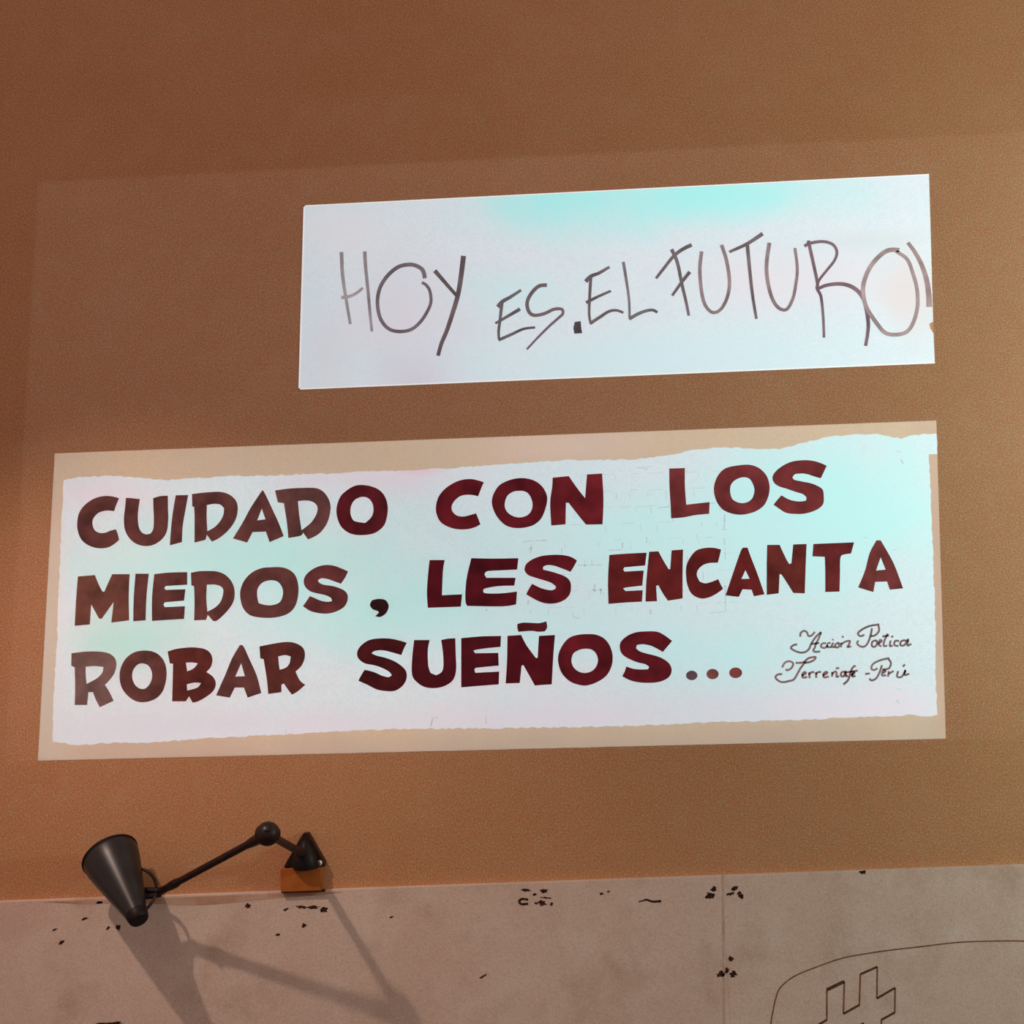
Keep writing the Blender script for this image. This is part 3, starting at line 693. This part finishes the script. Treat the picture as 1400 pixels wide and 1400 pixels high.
# faint brick joints showing through the whitewash (flat marks of the projected picture)
rr = random.Random(11)
mb = MB()
J = lambda pts, wd: stroke(mb, pts, wd, 0, 0, 1, G1 + .0003, G1 + .0006)
for pts, wd in [([(990.5, 703), (990.2, 722)], 2.0), ([(987, 723.5), (994, 724)], 2.2), ([(990, 735), (990.5, 745)], 2.2), ([(991, 748), (991.5, 765)], 1.0), ([(991.5, 800), (992, 835)], 1.6), ([(970, 838), (993, 836)], 1.2),
                ([(725.5, 748), (725, 757)], 3.0), ([(714, 742), (724, 739.5), (748, 739)], 1.4), ([(814, 798), (812, 806), (815, 809)], 2.6), ([(722.5, 820), (722, 827)], 2.4), ([(889, 833), (890, 840)], 3.0),
                ([(821, 804), (822, 813)], 2.2), ([(783, 838), (784, 844), (793, 845)], 1.6), ([(790, 773), (823, 772)], 1.2), ([(832, 752.5), (850, 751.5)], 1.6), ([(851, 741), (851, 750)], 1.8), ([(809, 765), (809.5, 772)], 1.4),
                ([(900, 694), (915, 693)], 1.2), ([(970, 688.5), (978, 687.5)], 1.4), ([(592, 981), (590, 989), (589, 993)], 2.2), ([(592, 981), (598, 980.5)], 1.4), ([(664, 977), (665, 989)], 1.6), ([(391, 997), (391, 1002)], 1.8),
                ([(1225, 957), (1230, 962)], 2.6), ([(1226, 942), (1233, 942)], 1.4), ([(1220, 752), (1226, 751)], 1.4), ([(1180, 735), (1186, 735)], 1.2), ([(1226, 617), (1232, 618)], 2.2), ([(1231, 628), (1235, 634)], 2), ([(886, 641), (880, 642)], 2.2),
                ([(870, 640), (892, 638)], 1.4), ([(664, 835), (666, 833)], 2), ([(790, 800), (786, 802)], 1.6), ([(768, 750), (768, 757)], 1.4), ([(884, 734), (884, 742)], 1.2), ([(953, 730), (953, 738)], 1.2), ([(920, 707), (920, 714)], 1.0)]:
    J(pts, wd)
for row in range(9):
    y = 652 + row * 22.5
    x = 720 + rr.uniform(0, 20)
    while x < 1010:
        yy = y - (x - 720) * 0.03
        if rr.random() < 0.45: J([(x, yy), (x + rr.uniform(8, 22), yy - 0.6)], 0.7)
        if rr.random() < 0.40: J([(x, yy + 2), (x + .4, yy + 2 + rr.uniform(5, 12))], 0.8)
        x += rr.uniform(18, 26)
M['joint'] = mat('faint_joint', (0.50, 0.56, 0.58), var=(0.66, 0.74, 0.76), scale=30)
bj = mb.build('brick_joints', M['joint'], p2); bj['kind'] = 'stuff'

# ------------------------------------------------------------------ the jointed wall lamp on its wooden block
DEP_BALL, DEP_CAP, DEP_MOUTH = 0.36, 0.225, 0.097
# wooden block (a thing of its own, the lamp is screwed to it)
BD = 0.034
bl0, bl1 = at(384, 1216, BD), at(438.5, 1186, BD)
BZ0, BZ1 = EDGE + 0.0005, bl1.z
bw = empty('wooden_block', ((bl0.x + bl1.x) / 2, 0, BZ0))
tag(bw, 'small orange-brown wooden block on the wall above the boards, under the lamp bracket', 'block')
mb = MB()
b = 0.002; x0, x1, y0, y1 = bl0.x, bl1.x, -BD, -0.0005
vs = []
for (ix, iy, iz) in [(0, 0, 0), (1, 0, 0), (1, 1, 0), (0, 1, 0)]:
    pass
def bevel_box(mb_, x0, x1, y0, y1, z0, z1, b):
    v = []
    for z, e in ((z0, b), (z0 + b, 0), (z1 - b, 0), (z1, b)):
        v += [(x0 + e, y0 + e, z), (x1 - e, y0 + e, z), (x1 - e, y1 - e, z), (x0 + e, y1 - e, z)]
    f = [(3, 2, 1, 0), (12, 13, 14, 15)]
    for k in range(3):
        for i in range(4):
            j = (i + 1) % 4
            f.append((k * 4 + i, k * 4 + j, k * 4 + 4 + j, k * 4 + 4 + i))
    mb_.add(v, f)
bevel_box(mb, x0, x1, y0, y1, BZ0, BZ1, b)
mb.build('block_body', M['wood'], bw)
mb = MB(); mb.box(x0 + .002, x1 + .010, -BD - .001, -0.0195, BZ0 - 0.0003, BZ0 + 0.0035)
mb.build('shim', M['brownmetal'], bw)['label'] = 'thin dark shim under the block'

BX = (x0 + x1) / 2
lamp = empty('wall_lamp', (BX, -0.03, BZ1))
tag(lamp, 'black jointed wall lamp with conical grey shade tipped upward', 'lamp')
# triangular bracket standing on the block
apex = at(418, 1140, 0.03)
lft, rgt = at(389, 1186, 0.03), at(443.5, 1186, 0.03)
def xz_prism(pts, y_front, y_back, mb_):
    n = len(pts)
    mb_.add([(p[0], y_front, p[1]) for p in pts] + [(p[0], y_back, p[1]) for p in pts],
            [tuple(range(n)), tuple(reversed(range(n, 2 * n)))] + [(i, (i + 1) % n, (i + 1) % n + n, i + n) for i in range(n)])
zb = BZ1 + 0.0005
def tri(l, r_, top, zb, h, shrink=0.0):
    w_ = r_ - l
    cx = top
    return [(l + shrink, zb), (r_ - shrink, zb), (r_ - shrink, zb + .012), (cx + w_ * .10, zb + h * .90), (cx + w_ * .05, zb + h), (cx - w_ * .07, zb + h), (cx - w_ * .13, zb + h * .90), (l + shrink, zb + .008)]
H_T = apex.z - zb
mb = MB(); xz_prism(tri(lft.x, rgt.x, apex.x, zb, H_T), -0.028, -0.001, mb)
br = mb.build('bracket', M['brownmetal'], lamp); br['label'] = 'triangular dark metal wall bracket'
cxp = (lft.x + rgt.x) / 2
mb = MB()
mb.lathe((apex.x - .001, -0.036, zb), (0, 0, 1), [(0, 0), (0, .035), (.012, .037), (.030, .034), (.048, .026), (.062, .018), (.074, .012), (.080, 0)], 28)
mb.build('swivel_housing', M['black'], lamp, smooth=True)['label'] = 'black conical swivel housing'
sc_ = at(437, 1180, 0.030)
mb = MB(); mb.lathe((sc_.x, -0.0278, sc_.z), (0, -1, 0), [(0, 0), (0, .0078), (.003, .0075), (.005, .0045), (.0052, 0)], 18)
sw = mb.build('screw', M['steel'], lamp, smooth=True); sw['label'] = 'bright screw head'
mb = MB(); mb.box(sc_.x - .0010, sc_.x + .0010, -0.0336, -0.0329, sc_.z - .0055, sc_.z + .0055)
mb.build('screw_slot', M['black'], sw)
sc2 = (lft.x + .008, zb + .007)
mb = MB(); mb.lathe((sc2[0], -0.0278, sc2[1]), (0, -1, 0), [(0, 0), (0, .005), (.003, .0045), (.004, 0)], 14)
mb.build('screw', M['brownmetal'], lamp, smooth=True)

ball = at(366, 1140, DEP_BALL)
root_ = Vector((apex.x - .006, -0.060, zb + .046))
# short arm, bracket to ball joint
mb = MB()
dirv = (ball - root_)
mb.tube([root_, root_ + dirv * .08, root_ + dirv * .10, root_ + dirv * .90, root_ + dirv * .92, ball], [.014, .014, .0105, .0105, .013, .013], 16)
mb.build('arm', M['brownmetal'], lamp, smooth=True)['label'] = 'short arm from bracket to ball joint'
mb = MB()
RB = 0.0305
mb.lathe(ball, (0.25, -0.6, 0.75), [(RB * -math.cos(math.pi * i / 14), RB * math.sin(math.pi * i / 14)) for i in range(15)], 28)
bj_ = mb.build('ball_joint', M['brownmetal'], lamp, smooth=True)
mb = MB()
mb.lathe(ball, (0.25, -0.6, 0.75), [(-.004, RB * .99), (-.004, RB * 1.05), (.004, RB * 1.05), (.004, RB * .99)], 28)
mb.build('joint_collar', M['black'], bj_, smooth=True)
mb = MB(); mb.lathe(ball + Vector((.06, -.5, .35)).normalized() * RB * .96, (.06, -.5, .35), [(0, 0), (0, .008), (.004, .008), (.005, .006), (.005, 0)], 16)
mb.build('joint_screw', M['shade'], bj_, smooth=True)

# long arm, ball joint to shade knuckle
kn = at(217, 1220, 0.135)
mb = MB()
d2 = ball - kn
mb.tube([kn, kn + d2 * .10, kn + d2 * .13, kn + d2 * .17, kn + d2 * .20, kn + d2 * .82, kn + d2 * .86, kn + d2 * .93, ball - d2 * .03],
        [.0105, .0105, .0122, .0122, .0095, .0100, .0125, .0150, .017], 16)
la = mb.build('arm', M['brownmetal'], lamp, smooth=True); la['label'] = 'long arm from ball joint to shade'
mb = MB(); kk = kn + d2 * .145
mb.lathe(kk + Vector((0, -.014, 0)), (0, 1, 0), [(0, 0), (0, .009), (.004, .010), (.022, .010), (.028, 0)], 16)
mb.build('arm_clamp', M['black'], la, smooth=True)

# conical shade, mouth turned up and towards the wall
cap = at(187, 1250, DEP_CAP); mouth = at(150.5, 1170, DEP_MOUTH)
ax = (mouth - cap); LN = ax.length; ax.normalize()
RM, RN = 0.0785, 0.0275
prof = []
N_ = 16
for i in range(N_ + 1):
    t = i / N_
    r_ = RN + (RM - RN) * (t ** 1.06)
    r_ += 0.002 * math.sin(math.pi * t) - 0.004 * max(0, t - .86) / .14
    prof.append((LN * t, r_))
th = 0.0018
full = [(0.0, RN * .5)] + prof + [(LN + .001, prof[-1][1] - .0006)] + [(d, r_ - th) for d, r_ in reversed(prof)] + [(0.003, RN * .5)]
mb = MB(); mb.lathe(cap, ax, full, 56)
sh = mb.build('lamp_shade', M['shade'], lamp, smooth=True); sh['label'] = 'dark grey conical metal shade'
mb = MB(); mb.lathe(cap, ax, [(LN - .002, prof[-1][1] + .0003), (LN - .002, prof[-1][1] + .0018), (LN + .0025, prof[-1][1] + .0016), (LN + .0025, prof[-1][1] - .002), (LN - .002, prof[-1][1] - .002)], 56)
mb.build('rim', M['brownmetal'], sh, smooth=True)
mb = MB(); mb.lathe(cap, ax, [(-.022, 0), (-.022, RN * .80), (-.018, RN * .92), (-.004, RN * 1.02), (.010, RN * 1.05), (.012, RN * .9)], 36)
mb.build('end_cap', M['black'], sh, smooth=True)['label'] = 'black cap on the narrow end'
mb = MB(); mb.lathe(cap, ax, [(.02, 0), (.02, .016), (.07, .016), (.075, .012), (.085, .020), (.105, .028), (.125, .026), (.14, .014), (.144, 0)], 24)
mb.build('bulb', M['bulb'], sh, smooth=True)
# fork holding the shade and the wire handle
mb = MB()
f1 = at(194, 1217, 0.145); f2 = at(196, 1226, 0.155)
mb.tube([kn + Vector((.010, 0, .003)), at(208, 1217.5, .138), f1], [.010, .0085, .008], 12)
mb.tube([kn + Vector((.006, 0, -.004)), at(207, 1225, .144), f2], [.0095, .008, .0075], 12)
mb.build('fork', M['black'], lamp, smooth=True)['label'] = 'two-pronged fork holding the shade'
def hpt(px, py, d): return at(px, py, d)
hd = [hpt(183, 1187, .118), hpt(190, 1187.5, .120), hpt(198, 1189.5, .122), hpt(205.5, 1194.5, .126), hpt(211, 1202, .130), hpt(213.5, 1210, .134), hpt(213.5, 1222, .142), hpt(209.5, 1231, .152), hpt(203, 1240, .165), hpt(197, 1246, .175)]
pts = []
for i in range(len(hd) - 1):
    a, b_, c, d = hd[max(i - 1, 0)], hd[i], hd[i + 1], hd[min(i + 2, len(hd) - 1)]
    for k in range(4):
        t = k / 4
        pts.append(0.5 * (2 * b_ + (c - a) * t + (2 * a - 5 * b_ + 4 * c - d) * t * t + (3 * b_ - a - 3 * c + d) * t ** 3))
pts.append(hd[-1])
mb = MB(); mb.tube(pts, 0.0042, 10)
mb.build('handle', M['brownmetal'], lamp, smooth=True)['label'] = 'curved wire handle at the back of the shade'
